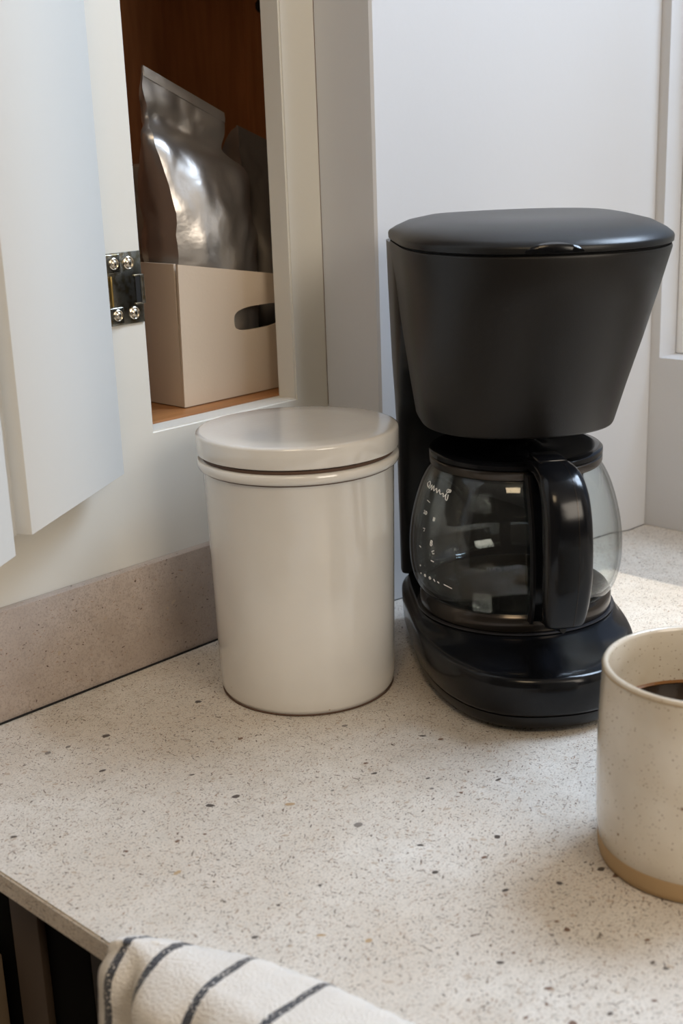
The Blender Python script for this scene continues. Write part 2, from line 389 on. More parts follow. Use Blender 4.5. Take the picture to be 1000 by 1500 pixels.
for i, (x, z, r) in enumerate(((.4968, .2686, .0037), (.4846, .2690, .0033), (.4985, .2368, .0037), (.4848, .2368, .0033))):
    bm = bmesh.new(); y0 = YF-.0014 if x > .49 else YF-.0026
    t = Matrix.Translation(rp((x, y0, z))) @ Matrix.Rotation(PI/2, 4, 'X')
    lathe(bm, [(r*1.12, 0), (r*1.10, .0005), (r*.95, .0008), (r*.82, .0004), (r*.80, .0006), (r*.5, .0014), (0, .0017)], 28)
    bmesh.ops.transform(bm, matrix=t, verts=bm.verts)
    s = obj('screw', bm, M_screw, hinge, angle=50)
    if i in (0, 1, 2): pass
for x, z in ((.4968, .2686), (.4985, .2368), (.4846, .2690)):
    pass

# backsplash
bm = bmesh.new(); box(bm, .10, .6725, .656, .6638, .0008, .0712, bev=.0006)
tag(obj('backsplash', bm, M_splash), 'low brown speckled stone upstand along the wall under the cabinet', 'backsplash')
# ------------------------------------------------------------------ countertop
ctop = thing('countertop', 'pale speckled stone countertop carrying the coffee maker, canister and mug', 'countertop', (.62, .0, -.0125))
bm = bmesh.new()
prism(bm, [(.275, -.9), (.9655, -.9), (.9655, .5630), (.94, .5644), (.925, .5715), (.6725, .6105), (.6725, .6555), (.275, .6555)], -.0125, 0)
es = [e for e in bm.edges if all(abs(v.co.x-.275) < 1e-6 for v in e.verts) and abs(e.verts[0].co.z-e.verts[1].co.z) < 1e-6]
bmesh.ops.bevel(bm, geom=es, offset=.0010, segments=2, affect='EDGES')
obj('slab', rel(bm, ctop), M_stone, ctop, angle=30)
bm = bmesh.new()
box(bm, .278, .6725, .6548, .6559, .0002, .0011)
obj('joint_sealant', rel(bm, ctop), M_seam, ctop, smooth=False)
# larger stone chips cast in the surface: (x, y, radius, kind) as they lie on the slab
CH_DARK = mat('dark_chip', (.085, .070, .062), .35); CH_GREY = mat('grey_chip', (.20, .18, .165), .4)
CH_TAN = mat('tan_chip', (.42, .30, .18), .4); CH_RED = mat('red_brown_chip', (.17, .10, .07), .45)
CHIPS = [(0.4218, 0.4061, 0.00246, 'g'), (0.4003, 0.4768, 0.00223, 'd'), (0.3849, 0.4803, 0.00221, 'd'), (0.3993, 0.5923, 0.0025, 'd'), (0.4664, 0.5863, 0.00219, 'd'), (0.413, 0.3479, 0.00163, 'd'), (0.4271, 0.3692, 0.00136, 'd'), (0.4137, 0.4483, 0.00219, 't'), (0.3321, 0.4428, 0.00201, 't'), (0.321, 0.3755, 0.00153, 'd'), (0.4678, 0.4369, 0.00152, 'd'), (0.5203, 0.446, 0.00161, 'd'), (0.5235, 0.4351, 0.00159, 'r'), (0.5009, 0.4908, 0.00165, 'g'), (0.4581, 0.3447, 0.00171, 'd'), (0.4437, 0.2976, 0.00159, 'd'), (0.4666, 0.2895, 0.00194, 'd'), (0.4665, 0.2952, 0.00065, 'd'), (0.4669, 0.2985, 0.00065, 'd'), (0.4667, 0.2813, 0.00192, 'r'), (0.4227, 0.3134, 0.00158, 'd'), (0.4154, 0.2744, 0.0015, 'r'), (0.4176, 0.2813, 0.00091, 'r'), (0.3776, 0.2824, 0.00145, 'd'), (0.3766, 0.2572, 0.0014, 'r'), (0.3647, 0.2375, 0.00215, 'r'), (0.4319, 0.2438, 0.00118, 'r'), (0.4196, 0.2339, 0.00114, 'd'), (0.4195, 0.2277, 0.00113, 'd'), (0.3713, 0.5574, 0.00157, 'd'), (0.401, 0.5143, 0.00116, 'd'), (0.3761, 0.5978, 0.00164, 'g'), (0.5062, 0.38, 0.00148, 'd'), (0.4818, 0.3867, 0.0011, 'r'), (0.4386, 0.3383, 0.00133, 'r'), (0.3866, 0.2822, 0.00088, 'r'), (0.3796, 0.2297, 0.00135, 'd'), (0.3981, 0.2206, 0.00109, 'r'), (0.3679, 0.2521, 0.00082, 'r'), (0.4737, 0.4486, 0.00116, 'r'), (0.4827, 0.4104, 0.00112, 'd'), (0.4751, 0.4016, 0.00111, 'g'), (0.4389, 0.4413, 0.00111, 'g'), (0.3451, 0.3853, 0.00095, 'd'), (0.355, 0.3883, 0.00064, 'd'), (0.3691, 0.3823, 0.00097, 'd'), (0.3414, 0.3542, 0.00152, 't'), (0.3523, 0.3354, 0.00181, 't'), (0.3491, 0.2776, 0.00083, 'r'), (0.3557, 0.2535, 0.00108, 'r'), (0.4488, 0.5268, 0.00163, 'r'), (0.298, 0.5337, 0.00143, 'd'), (0.3637, 0.6005, 0.00204, 'g'), (0.3506, 0.4654, 0.0014, 'r'), (0.364, 0.4598, 0.00106, 'r'), (0.3276, 0.4776, 0.00104, 'r')]
rnd = random.Random(5)
cm = {'d': CH_DARK, 'g': CH_GREY, 't': CH_TAN, 'r': CH_RED}
for (x, y, r, k) in CHIPS:
    bm = bmesh.new(); n = rnd.choice((6, 7, 8)); a0 = rnd.random()*6
    st = rnd.uniform(1.0, 1.5); an = rnd.uniform(-.9, .1)
    vs_ = []
    for i in range(n):
        a = a0+2*PI*i/n; q = r*rnd.uniform(.78, 1.1)
        px, py = q*st*math.cos(a), q/st*math.sin(a)
        vs_.append((x+px*math.cos(an)-py*math.sin(an)-.62, y+px*math.sin(an)+py*math.cos(an), .01245))
    lo = [bm.verts.new(v) for v in vs_]; hi = [bm.verts.new((v[0], v[1], .01262)) for v in vs_]
    bm.faces.new(hi); bm.faces.new(lo[::-1])
    for i in range(n): bm.faces.new((lo[i], lo[(i+1) % n], hi[(i+1) % n], hi[i]))
    obj('stone_chip', bm, cm[k], ctop, smooth=False)

# ------------------------------------------------------------------ base cabinet under the counter
bc = thing('base_cabinet', 'shadowed base cabinet with beige stile and dark front below the countertop edge', 'cabinet', (.62, .0, -.88))
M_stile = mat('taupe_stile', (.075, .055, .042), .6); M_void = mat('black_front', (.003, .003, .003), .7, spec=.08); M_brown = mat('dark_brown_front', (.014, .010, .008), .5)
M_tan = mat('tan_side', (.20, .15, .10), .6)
def bpart(name, m, *a, bev=.001):
    bm = bmesh.new(); box(bm, *a, bev=bev); obj(name, rel(bm, bc), m, bc)
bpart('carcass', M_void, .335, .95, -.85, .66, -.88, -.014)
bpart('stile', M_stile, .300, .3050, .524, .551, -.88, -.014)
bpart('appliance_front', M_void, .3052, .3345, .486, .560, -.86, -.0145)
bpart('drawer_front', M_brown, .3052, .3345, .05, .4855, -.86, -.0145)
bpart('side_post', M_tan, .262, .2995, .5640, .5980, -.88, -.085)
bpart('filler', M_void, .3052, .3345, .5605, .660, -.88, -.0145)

# ------------------------------------------------------------------ canister
cn = thing('canister', 'white glazed stoneware canister with flat lid beside the coffee maker', 'canister', (.535, .556, 0))
bm = bmesh.new()
lathe(bm, [(0, .0012), (.050, .0012), (.0535, .0003), (.0550, .0012), (.0560, .004), (.0566, .010), (.0576, .06), (.0588, .12), (.0594, .147), (.0597, .1480), (.0560, .1490), (.0555, .02), (0, .016)], 128)
obj('jar_body', bm, M_can, cn, angle=60)
bm = bmesh.new()
lathe(bm, [(.0594, .1478), (.0618, .1482), (.0625, .1492), (.0627, .1510), (.0625, .1532), (.0617, .1540), (.0560, .1542), (.0560, .1478)], 128, closed=True)
obj('collar', bm, M_can, cn, angle=50)
bm = bmesh.new(); lathe(bm, [(.0592, .1468), (.0604, .1472), (.0604, .1479), (.0592, .1479)], 96, closed=True); obj('glaze_line', bm, M_can_edge, cn)
bm = bmesh.new(); lathe(bm, [(.0545, .0002), (.0556, .0004), (.0558, .0010), (.0550, .0012)], 96, closed=True); obj('foot_line', bm, M_can_edge, cn)
bm = bmesh.new(); lathe(bm, [(0, .1544), (.0596, .1544), (.0598, .1562), (0, .1562)], 96); obj('gasket', bm, M_can_edge, cn)
bm = bmesh.new()
lathe(bm, [(0, .1563), (.0612, .1563), (.0624, .1570), (.0628, .1586), (.0628, .1680), (.0624, .1692), (.0615, .1698), (.0600, .1701), (.0450, .1702), (0, .1702)], 128)
lid = obj('lid', bm, M_can, cn, angle=40)
lid.location.z = .0; lid.rotation_euler = (math.radians(-.3), math.radians(.3), 0)

# ------------------------------------------------------------------ mug
mg = thing('mug', 'speckled beige stoneware mug with bare clay foot, holding black coffee', 'mug', (.509, .262, 0))
bm = bmesh.new()
H = .1000
lathe(bm, [(.0462, .0085), (.0480, .0105), (.0490, .02), (.0494, .045), (.0490, .070), (.0482, .088), (.0477, .0955), (.0476, H-.0015), (.0470, H-.0003), (.0460, H), (.0450, H-.0004), (.0444, H-.002), (.0443, .085), (.0448, .05), (.0440, .02), (.038, .011), (0, .010)], 128)
mb_ = obj('mug_body', bm, M_mug, mg, angle=60)
bm = bmesh.new(); lathe(bm, [(0, .0006), (.0420, .0006), (.0455, .0), (.0470, .0010), (.0478, .0040), (.0481, .0090), (.0482, .0108), (.0455, .0110), (0, .0095)], 128)
obj('foot', bm, M_clay, mg, angle=50)
bm = bmesh.new(); lathe(bm, [(.0472, H-.0030), (.04785, H-.0026), (.04785, H-.0018), (.0472, H-.0014)], 96, closed=True)
obj('glaze_edge', bm, ceramic('tan_rim_glaze', (.40, .30, .18), (.18, .10, .05), .25, .4, 700, .5), mg)
bm = bmesh.new(); lathe(bm, [(0, .0705), (.0430, .0705), (.0446, .0709), (.0440, .066), (0, .066)], 96)
obj('coffee', bm, M_coffee, mg)
bm = bmesh.new(); lathe(bm, [(.0430, .0708), (.0440, .0712), (.0449, .0722), (.0440, .0700)], 96, closed=True)
obj('coffee_rim', bm, mat('thin_coffee_edge', (.20, .09, .025), .25), mg)
bm = bmesh.new()   # handle on the hidden side
ha = -.55
pts = smoothline([(.0475, 0, .080), (.062, 0, .083), (.074, 0, .072), (.077, 0, .052), (.070, 0, .034), (.0475, 0, .027)], 6)
pts = [(p.x*math.cos(ha)-p.y*math.sin(ha), p.x*math.sin(ha), p.z) for p in pts]
tube(bm, pts, .0062, 14, .8, upv=Vector((math.sin(ha), -math.cos(ha), 0)))
obj('handle', bm, M_mug, mg)

# ------------------------------------------------------------------ coffee maker
CX, CY = .6455, .4715
camd = Vector((-CX, -CY, 0)).normalized(); rgt = Vector((-camd.y, camd.x, 0))
if rgt.dot(Vector((.7, -.7, 0))) < 0: rgt = -rgt
def fdir(deg):
    a = math.radians(deg); f = camd*math.cos(a)+rgt*math.sin(a); return f, math.atan2(f.y, f.x)
f14, ang = fdir(12)
# local frame: +X = front, +Y = image left ... built with front along local +X
cmk = thing('coffee_maker', 'black drip coffee maker between the white canister and the window', 'coffee maker', (CX, CY, 0), ang)
def Dring(Wd_, F, Bk, nf, nb, z, o=0, lat=0, n=96, tilt=0):
    out = []
    for i in range(n):
        t = 2*PI*i/n; c, s = math.cos(t), math.sin(t)
        e = nf if c >= 0 else nb
        ln = (F-o) if c >= 0 else (Bk+o)
        x = o+ln*math.copysign(abs(c)**(2/e), c); y = lat+Wd_*math.copysign(abs(s)**(2/e), s)
        out.append((x, y, z+tilt*x))
    return out
# base tray
bm = bmesh.new()
loft(bm, [Dring(.0600, 0.1075, .088, 2.5, 5, .0035), Dring(.0635, 0.1110, .091, 2.5, 5, .0040), Dring(.0655, 0.1130, .093, 2.5, 5, .0065), Dring(.0662, 0.1137, .094, 2.5, 5, .0118)])
obj('base_plate', bm, M_black, cmk, angle=40)
bm = bmesh.new(); loft(bm, [Dring(.0645, 0.1117, .092, 2.5, 5, .0116), Dring(.0645, 0.1117, .092, 2.5, 5, .0130)]); obj('seam', bm, M_seam, cmk)
bm = bmesh.new()
loft(bm, [Dring(.0665, 0.1139, .094, 2.5, 5, .0128), Dring(.0680, 0.1153, .095, 2.5, 5, .0150), Dring(.0690, 0.1150, .0955, 2.4, 5, .0300), Dring(.0690, 0.1141, .0955, 2.4, 5, .0345), Dring(.0682, 0.1115, .0950, 2.4, 5, .0362),
          Dring(.0675, .0990, .094, 2.3, 5, .0368), Dring(.0665, .0900, .093, 2.2, 5, .0374), Dring(.0655, .0760, .092, 2.0, 5, .0400), Dring(.0645, .0690, .091, 2.0, 5, .0420), Dring(.0630, .0665, .090, 2.0, 5, .0425)])
obj('base_body', bm, M_gloss, cmk, angle=50)
bm = bmesh.new(); lathe(bm, [(0, .0426), (.0625, .0426), (.0640, .0431), (.0640, .0436), (.0622, .0440), (.0600, .0434), (0, .0434)], 96); obj('hotplate', bm, M_hot, cmk)
for x, y in ((.075, .034), (.075, -.034), (-.07, .045), (-.07, -.045)):
    bm = bmesh.new(); lathe(bm, [(0, 0), (.0075, 0), (.0085, .001), (.0085, .0042), (0, .0042)], 24, c=(x, y)); obj('foot', bm, M_rubber, cmk)
# column (water tank)
bm = bmesh.new()
def Cring(w, xf, xb, z, n=64, e=5, off=0):
    cx = (xf+xb)/2; hx = (xf-xb)/2
    return [(cx+hx*math.copysign(abs(math.cos(2*PI*i/n))**(2/e), math.cos(2*PI*i/n)), off+w*math.copysign(abs(math.sin(2*PI*i/n))**(2/e), math.sin(2*PI*i/n)), z) for i in range(n)]
loft(bm, [Cring(.0650, -.070, -.0925, .040), Cring(.0655, -.070, -.0930, .10), Cring(.0660, -.069, -.0940, .150), Cring(.0672, -.050, -.0945, .168), Cring(.0700, -.035, -.0950, .195, off=.001), Cring(.0765, -.030, -.0965, .245, off=.006), Cring(.0790, -.030, -.0970, .2735, off=.008)])
obj('water_tank', bm, M_black, cmk, angle=50)
# housing: D-shaped cone
bm = bmesh.new()
HL = .008
loft(bm, [Dring(.0570, .0560, .060, 2.3, 4, .1655), Dring(.0594, .0600, .0635, 2.3, 4, .1659), Dring(.0600, .0610, .064, 2.3, 4, .1672),
          Dring(.0650, .0715, .070, 2.15, 4, .190, 0, HL*.22), Dring(.0710, .0840, .080, 2.2, 4, .220, 0, HL*.5), Dring(.0755, .0950, .097, 2.25, 5, .248, 0, HL*.8), Dring(.0800, .1035, .0975, 2.3, 5, .2735, 0, HL), Dring(.0795, .1030, .0972, 2.3, 5, .2750, 0, HL)])
obj('housing', bm, M_house, cmk, angle=50)
bm = bmesh.new(); loft(bm, [Dring(.0780, .1010, .096, 2.3, 5, .2748, 0, HL), Dring(.0780, .1010, .096, 2.3, 5, .2765, 0, HL)]); obj('seam', bm, M_seam, cmk)
bm = bmesh.new()
loft(bm, [Dring(.0795, .1030, .0975, 2.3, 5, .2762, 0, HL), Dring(.0806, .1045, .098, 2.3, 5, .2768, 0, HL), Dring(.0808, .1048, .098, 2.3, 5, .2795, 0, HL), Dring(.0802, .1040, .0975, 2.3, 5, .2808, 0, HL),
          Dring(.0770, .0990, .094, 2.3, 4.5, .2835, 0, HL), Dring(.0700, .0890, .086, 2.25, 4, .2873, 0, HL), Dring(.0590, .0740, .072, 2.2, 3.5, .2902, 0, HL), Dring(.0440, .0560, .055, 2.1, 3, .2914, 0, HL), Dring(.0250, .0320, .031, 2, 2.5, .2912, 0, HL), Dring(.0080, .010, .01, 2, 2, .2909, 0, HL)])
mlid = obj('lid', bm, M_lidp, cmk, angle=50)
# thumb tab on the lid front
bm = bmesh.new()
tb = []
for k in range(25):
    t = -1+2*k/24; yl = -.001+t*.0155; hgt = .0042*(1-t*t)**.5+.0002
    xx = .1048*(max(0, 1-abs((yl-HL)/.0808)**2.3))**(1/2.3)
    tb.append((xx, yl, hgt))
rings = []
for (xx, yl, h) in tb:
    rings.append([(xx-.006, yl, .2772), (xx+.0004, yl, .2772), (xx+.0005, yl, .2780+h*.45), (xx-.0006, yl, .2782+h*.8), (xx-.006, yl, .2790+h*.9)])
loft(bm, rings); obj('thumb_tab', bm, M_gloss, mlid, angle=40)
# brew outlet under the housing
bm = bmesh.new(); lathe(bm, [(0, .1555), (.007, .1555), (.009, .157), (.012, .1655), (0, .1655)], 32); obj('drip_outlet', bm, M_black, cmk)

# ------------------------------------------------------------------ carafe
fh, hang = fdir(16)
cf = thing('carafe', 'empty clear glass carafe with black handle and lid on the coffee maker hotplate', 'carafe', (CX, CY, .0440), hang)
Z0 = .0440
def zz(l): return [(r, z-Z0) for r, z in l]
outer = [(.0585, .0545), (.0620, .0560), (.0655, .0625), (.0678, .0720), (.0684, .0820), (.0680, .0920), (.0665, .1030), (.0640, .1140), (.0605, .1250), (.0565, .1335), (.0530, .1385), (.0520, .1420)]
inner = [(r-.0019, z+(.0016 if i < 2 else 0)) for i, (r, z) in enumerate(outer)][::-1]
def dens(l, s=4): return [(p.x, p.y) for p in smoothline([(a, b, 0) for a, b in l], s)]
bm = bmesh.new()
lathe(bm, zz([(0, .0478)]+[(.050, .0478), (.0560, .0490)]+dens(outer)+dens(inner)+[(.0540, .0512), (.048, .0500), (0, .0500)]), 128)
obj('glass_body', bm, M_glass, cf, angle=60)
bm = bmesh.new()
lathe(bm, zz([(0, .0440), (.0605, .0440), (.0618, .0446), (.0622, .0470), (.0620, .0520), (.0612, .0535), (.0600, .0552), (.0586, .0550), (.0582, .0470), (0, .0465)]), 128)
obj('base_band', bm, M_band, cf, angle=40)
bm = bmesh.new()
lathe(bm, zz([(.0524, .1378), (.0540, .1384), (.0548, .1400), (.0548, .1432), (.0540, .1440), (.0524, .1440)]), 128, closed=True)
obj('neck_band', bm, M_band, cf, angle=40)
bm = bmesh.new()
lathe(bm, zz([(0, .1395), (.0500, .1395), (.0505, .1440), (.0543, .1443), (.0550, .1452), (.0549, .1475), (.0538, .1486), (.0500, .1490), (.0440, .1478), (.0300, .1470), (.0180, .1476), (.0150, .1500), (.0120, .1512), (0, .1514)]), 128)
obj('lid', bm, M_gloss, cf, angle=40)
# handle, local +X = outwards
def rrect(cx, z, hx, hy, r=.35, n=24):
    out = []
    for i in range(n):
        t = 2*PI*i/n; c, s = math.cos(t), math.sin(t); e = 4
        out.append((cx+hx*math.copysign(abs(c)**(2/e), c), hy*math.copysign(abs(s)**(2/e), s), z))
    return out
bm = bmesh.new()
def hring(p, nrm, hn, hy, e=3.5, n=28):
    out = []
    for i in range(n):
        t = 2*PI*i/n; c, s = math.cos(t), math.sin(t)
        a = hn*math.copysign(abs(c)**(2/e), c); b = hy*math.copysign(abs(s)**(2/e), s)
        out.append((p[0]+nrm[0]*a, b, p[1]+nrm[1]*a))
    return out
gpts = [(.052, .1492, .0040, .0100), (.066, .1510, .0045, .0105), (.080, .1512, .0055, .0115), (.093, .1480, .0070, .0125), (.1015, .1400, .0085, .0132), (.1060, .1280, .0090, .0136), (.1080, .1120, .0090, .0138), (.1080, .0960, .0088, .0138), (.1062, .0840, .0082, .0134), (.1040, .0740, .0072, .0128), (.1020, .0665, .0060, .0120), (.1016, .0650, .0052, .0112)]
G = smoothline([(a, b, 0) for a, b, _, _ in gpts], 4); hs = []
for i in range(len(gpts)-1):
    for k in range(4): t = k/4; hs.append((gpts[i][2]*(1-t)+gpts[i+1][2]*t, gpts[i][3]*(1-t)+gpts[i+1][3]*t))
hs.append(gpts[-1][2:])
rings = []
for i, p in enumerate(G):
    t = (G[min(i+1, len(G)-1)]-G[max(i-1, 0)]).normalized(); nrm = (t.y, -t.x)
    rings.append(hring((p.x, p.y-Z0), (-nrm[0], -nrm[1]), *hs[i]))
loft(bm, rings)
hd = obj('handle', bm, M_gloss, cf, angle=50)
bm = bmesh.new()   # inner plate along the glass
gl = [(.0585, .1445), (.0620, .1350), (.0665, .1230), (.0695, .1100), (.0712, .0960), (.0716, .0820), (.0708, .0700), (.0688, .0610), (.0660, .0545)]
rings = [[(r-.0012, -.0105, z-Z0), (r+.0022, -.0105, z-Z0), (r+.0030, -.0085, z-Z0), (r+.0030, .0085, z-Z0), (r+.0022, .0105, z-Z0), (r-.0012, .0105, z-Z0)] for r, z in dens(gl, 3)]
loft(bm, rings); obj('mounting_plate', bm, M_gloss, hd, angle=40)
bm = bmesh.new()   # side flanges and lower brace
for sy in (-1, 1):
    rings = [[(r+.001, sy*.0105-.0008, z-Z0), (r+.0075, sy*.0105-.0008, z-Z0), (r+.0075, sy*.0105+.0008, z-Z0), (r+.001, sy*.0105+.0008, z-Z0)] for r, z in dens(gl, 3)]
    loft(bm, rings)
tube(bm, [(.0685, 0, .0630-Z0), (.082, 0, .0660-Z0), (.1005, 0, .0690-Z0)], .0038, 12, 2.2)
tube(bm, [(.0640, 0, .0580-Z0), (.082, 0, .0620-Z0), (.1005, 0, .0665-Z0)], .0030, 12, 2.6)
obj('brace', bm, M_black, hd, angle=40)
bm = bmesh.new(); box(bm, .058, .080, -.0085, .0085, .1545-Z0, .1575-Z0, bev=.0013); box(bm, .062, .070, -.007, .007, .150-Z0, .155-Z0, bev=.0005)
obj('lid_lever', bm, M_gloss, hd)
bm = bmesh.new()   # moulding seam along the grip
pts = [Vector((p.x, 0, p.y-Z0)) for p in G[8:]]
seam = []
for i, p in enumerate(G[6:-2]):
    i2 = i+6; t = (G[i2+1]-G[i2-1]).normalized(); nrm = Vector((-t.y, t.x))
    if nrm.x < 0: nrm = -nrm
    q = Vector((p.x, p.y))+nrm*(hs[i2][0]*.995); seam.append((q.x, .0040, q.y-Z0))
tube(bm, seam, .00022, 6); obj('mould_seam', bm, M_band, hd)
# cup markings printed on the glass (wavy script, ticks and numerals, partly illegible)
def gr(z):
    for (r0, z0), (r1, z1) in zip(outer, outer[1:]):
        if z0 <= z <= z1: return r0+(r1-r0)*(z-z0)/(z1-z0)
    return .052
strokes = []
def st(pts, a0, z0, s=1.0, sx=None):
    sx = sx or s   # pts in mm (right, up); a0 in degrees left of the handle
    strokes.append([(a0-math.degrees(x*sx/1000/.066), z0+y*s/1000) for x, y in pts])
def circ(cx, cy, r, n=10): return [(cx+r*math.cos(2*PI*i/n), cy+r*math.sin(2*PI*i/n)) for i in range(n+1)]

script = [(0, 0), (.9, 1.2), (1.6, 0), (.9, -1.1), (0, 0), (1.8, -1.2), (2.4, .6), (2.9, -1.2), (3.3, .8), (3.9, -1.0), (4.6, .4), (5.2, -1.1), (5.7, .5), (6.4, -1.0), (7.2, -.2), (7.6, -1.4), (8.3, .2)]
st([(p.x, p.y) for p in smoothline([(a, b-.12*a, 0) for a, b in script], 3)], 84, .1288, 1.5, 3.3)
st(circ(0, 0, 1.0), 60, .1292, 1.0); st(circ(1.9, .2, .8), 60, .1292, 1.0)
st([(-1, 0), (0, -3.0), (1.2, -3.4), (1.8, -2.2), (1.3, 0)], 60, .1272, 1.0)
st([(-2, 0), (2, -.6)], 75, .1199)
st([(-1.5, .8), (-.4, 1.2), (-.6, 0), (-1.6, -.9), (0, -.9)], 76, .1125); st(circ(1.6, 0, 1.0), 76, .1125)
st([(-.6, 1.2), (-.6, -1.2)], 66, .1108); st([(.6, 1.2), (.6, -1.2)], 66, .1108)
st([(-1.2, .6), (.8, 1.0), (0, -1.0)], 73.5, .1023)
st(circ(0, .9, .8), 65.5, .0959); st(circ(0, -.7, .9), 65.5, .0959)
st([(1.2, 1.2), (-.8, .2), (.2, -1.2), (1.4, -.6)], 63.8, .0908); st([(-1, .5), (1, 0)], 76, .0903)
st([(-1.2, 0), (1.4, -.3)], 64, .0850)
st(circ(0, 0, .4), 76, .0780); st([(-1.4, 0), (-1.0, -1.0)], 75, .0732); st(circ(.6, -.4, .8), 72, .0732); st(circ(.2, -.4, .8), 67, .0731); st([(-.6, .5), (.6, -.8)], 63, .0725); st([(-.6, .2), (.8, -.5)], 60, .0721); st([(-2, .6), (4, -.8)], 54, .0712)

bm = bmesh.new()
for s in strokes:
    prev = None
    P = []
    for a, z in s:
        r = gr(z)+.00015; t = math.radians(a)
        P.append(Vector((r*math.cos(t), -r*math.sin(t), z-Z0)))
    if len(P) > 1: tube(bm, P, .00027, 5)
mk = obj('cup_markings', bm, M_ink, cf); mk['kind'] = 'stuff'

# ------------------------------------------------------------------ things inside the cabinet
# card box with handle hole
cb = thing('card_box', 'beige card storage box with an oval hand hole on the cabinet shelf', 'box', (.62, .75, .1595))
BX = dict(x0=.563, x1=.705, y0=.6985, y1=.800)
zb = .1597
def front_pt(x, z, y=0):
    f = (z-zb)/.10
    return Vector((x, .6985-.0030*f+y, z))
bm = bmesh.new()
# front panel as a grid with a hole
hx0, hx1, hz0, hz1 = .6125, .6620, .2070, .2240
def ztop(x): return .2600-.018*min(1, max(0, (x-.563)/.11))
xs = [.563+.142*i/40 for i in range(41)]
hole = []
for i in range(32):
    t = 2*PI*i/32; e = 3.2
    hole.append(((hx0+hx1)/2+(hx1-hx0)/2*math.copysign(abs(math.cos(t))**(2/e), math.cos(t)), (hz0+hz1)/2+(hz1-hz0)/2*math.copysign(abs(math.sin(t))**(2/e), math.sin(t))+.006*(math.cos(t)*.1)))
outerp = []
cxh, czh = (hx0+hx1)/2, (hz0+hz1)/2
for i in range(32):
    t = 2*PI*i/32; c, s = math.cos(t), math.sin(t)
    k = 1e9
    if c > 1e-6: k = min(k, (.705-cxh)/c)
    if c < -1e-6: k = min(k, (.563-cxh)/c)
    if s < -1e-6: k = min(k, (zb-czh)/s)
    if s > 1e-6:
        for _ in range(3):
            kk = min(k, 1); 
        lo_, hi_ = 0, .3
        for _ in range(30):
            md = (lo_+hi_)/2
            if czh+s*md < ztop(cxh+c*md): lo_ = md
            else: hi_ = md
        k = min(k, lo_)
    outerp.append((cxh+c*k, czh+s*k))
# snap nearest samples onto the corners
for cx_, cz_ in ((.563, zb), (.705, zb), (.563, ztop(.563)), (.705, ztop(.705))):
    j = min(range(32), key=lambda q: (outerp[q][0]-cx_)**2+(outerp[q][1]-cz_)**2); outerp[j] = (cx_, cz_)
def two(p): return [bm.verts.new(front_pt(p[0], p[1])), bm.verts.new(front_pt(p[0], p[1], .0018))]
Ho = [two(p) for p in hole]; Oo = [two(p) for p in outerp]
for i in range(32):
    j = (i+1) % 32
    bm.faces.new((Ho[i][0], Oo[i][0], Oo[j][0], Ho[j][0])); bm.faces.new((Ho[j][1], Oo[j][1], Oo[i][1], Ho[i][1]))
    bm.faces.new((Ho[i][0], Ho[j][0], Ho[j][1], Ho[i][1])); bm.faces.new((Oo[i][0], Oo[i][1], Oo[j][1], Oo[j][0]))
def crel(bm): bmesh.ops.translate(bm, vec=-cb.location, verts=bm.verts); return bm
obj('front_panel', crel(bm), M_card, cb, angle=40)
def quadpanel(name, a, b, za0, za1, zb1, t):
    bm = bmesh.new(); a = Vector(a); b = Vector(b); n = Vector((-(b-a).y, (b-a).x)).normalized()*t
    vs_ = []
    for off in (Vector((0, 0)), n):
        for p, z in ((a, za0), (b, za0), (b, zb1), (a, za1)):
            q = p+off; f = (z-zb)/.10
            vs_.append(bm.verts.new((q.x-.0045*f*(1 if q.x < .6 else -1)*0, q.y, z)))
    for f in ((0, 1, 2, 3), (7, 6, 5, 4), (0, 4, 5, 1), (1, 5, 6, 2), (2, 6, 7, 3), (3, 7, 4, 0)): bm.faces.new([vs_[i] for i in f])
    return obj(name, crel(bm), M_card, cb, smooth=False)
quadpanel('side_panel', (.5632, .7003), (.5632, .800), zb, .2600, .2600, -.0018)
quadpanel('side_panel', (.705, .7003), (.705, .800), zb, .242, .26, .0018)
quadpanel('back_panel', (.5632, .800), (.705, .800), zb, .26, .26, .0018)
bm = bmesh.new(); box(bm, .565, .7032, .7005, .7998, zb+.0001, zb+.0018); obj('bottom', crel(bm), M_card, cb, smooth=False)
# second box, only its edge shows behind the pouch
bx2 = thing('storage_box', 'tan card box half hidden behind the foil pouches', 'box', (.70, .88, .1595))
bm = bmesh.new(); box(bm, -.07, .07, -.045, .045, 0, .162, bev=.001); obj('box_body', bm, M_card, bx2)
bm = bmesh.new(); box(bm, -.0715, .0715, -.0465, .0465, .145, .164, bev=.001); obj('box_lid', bm, M_card, bx2)

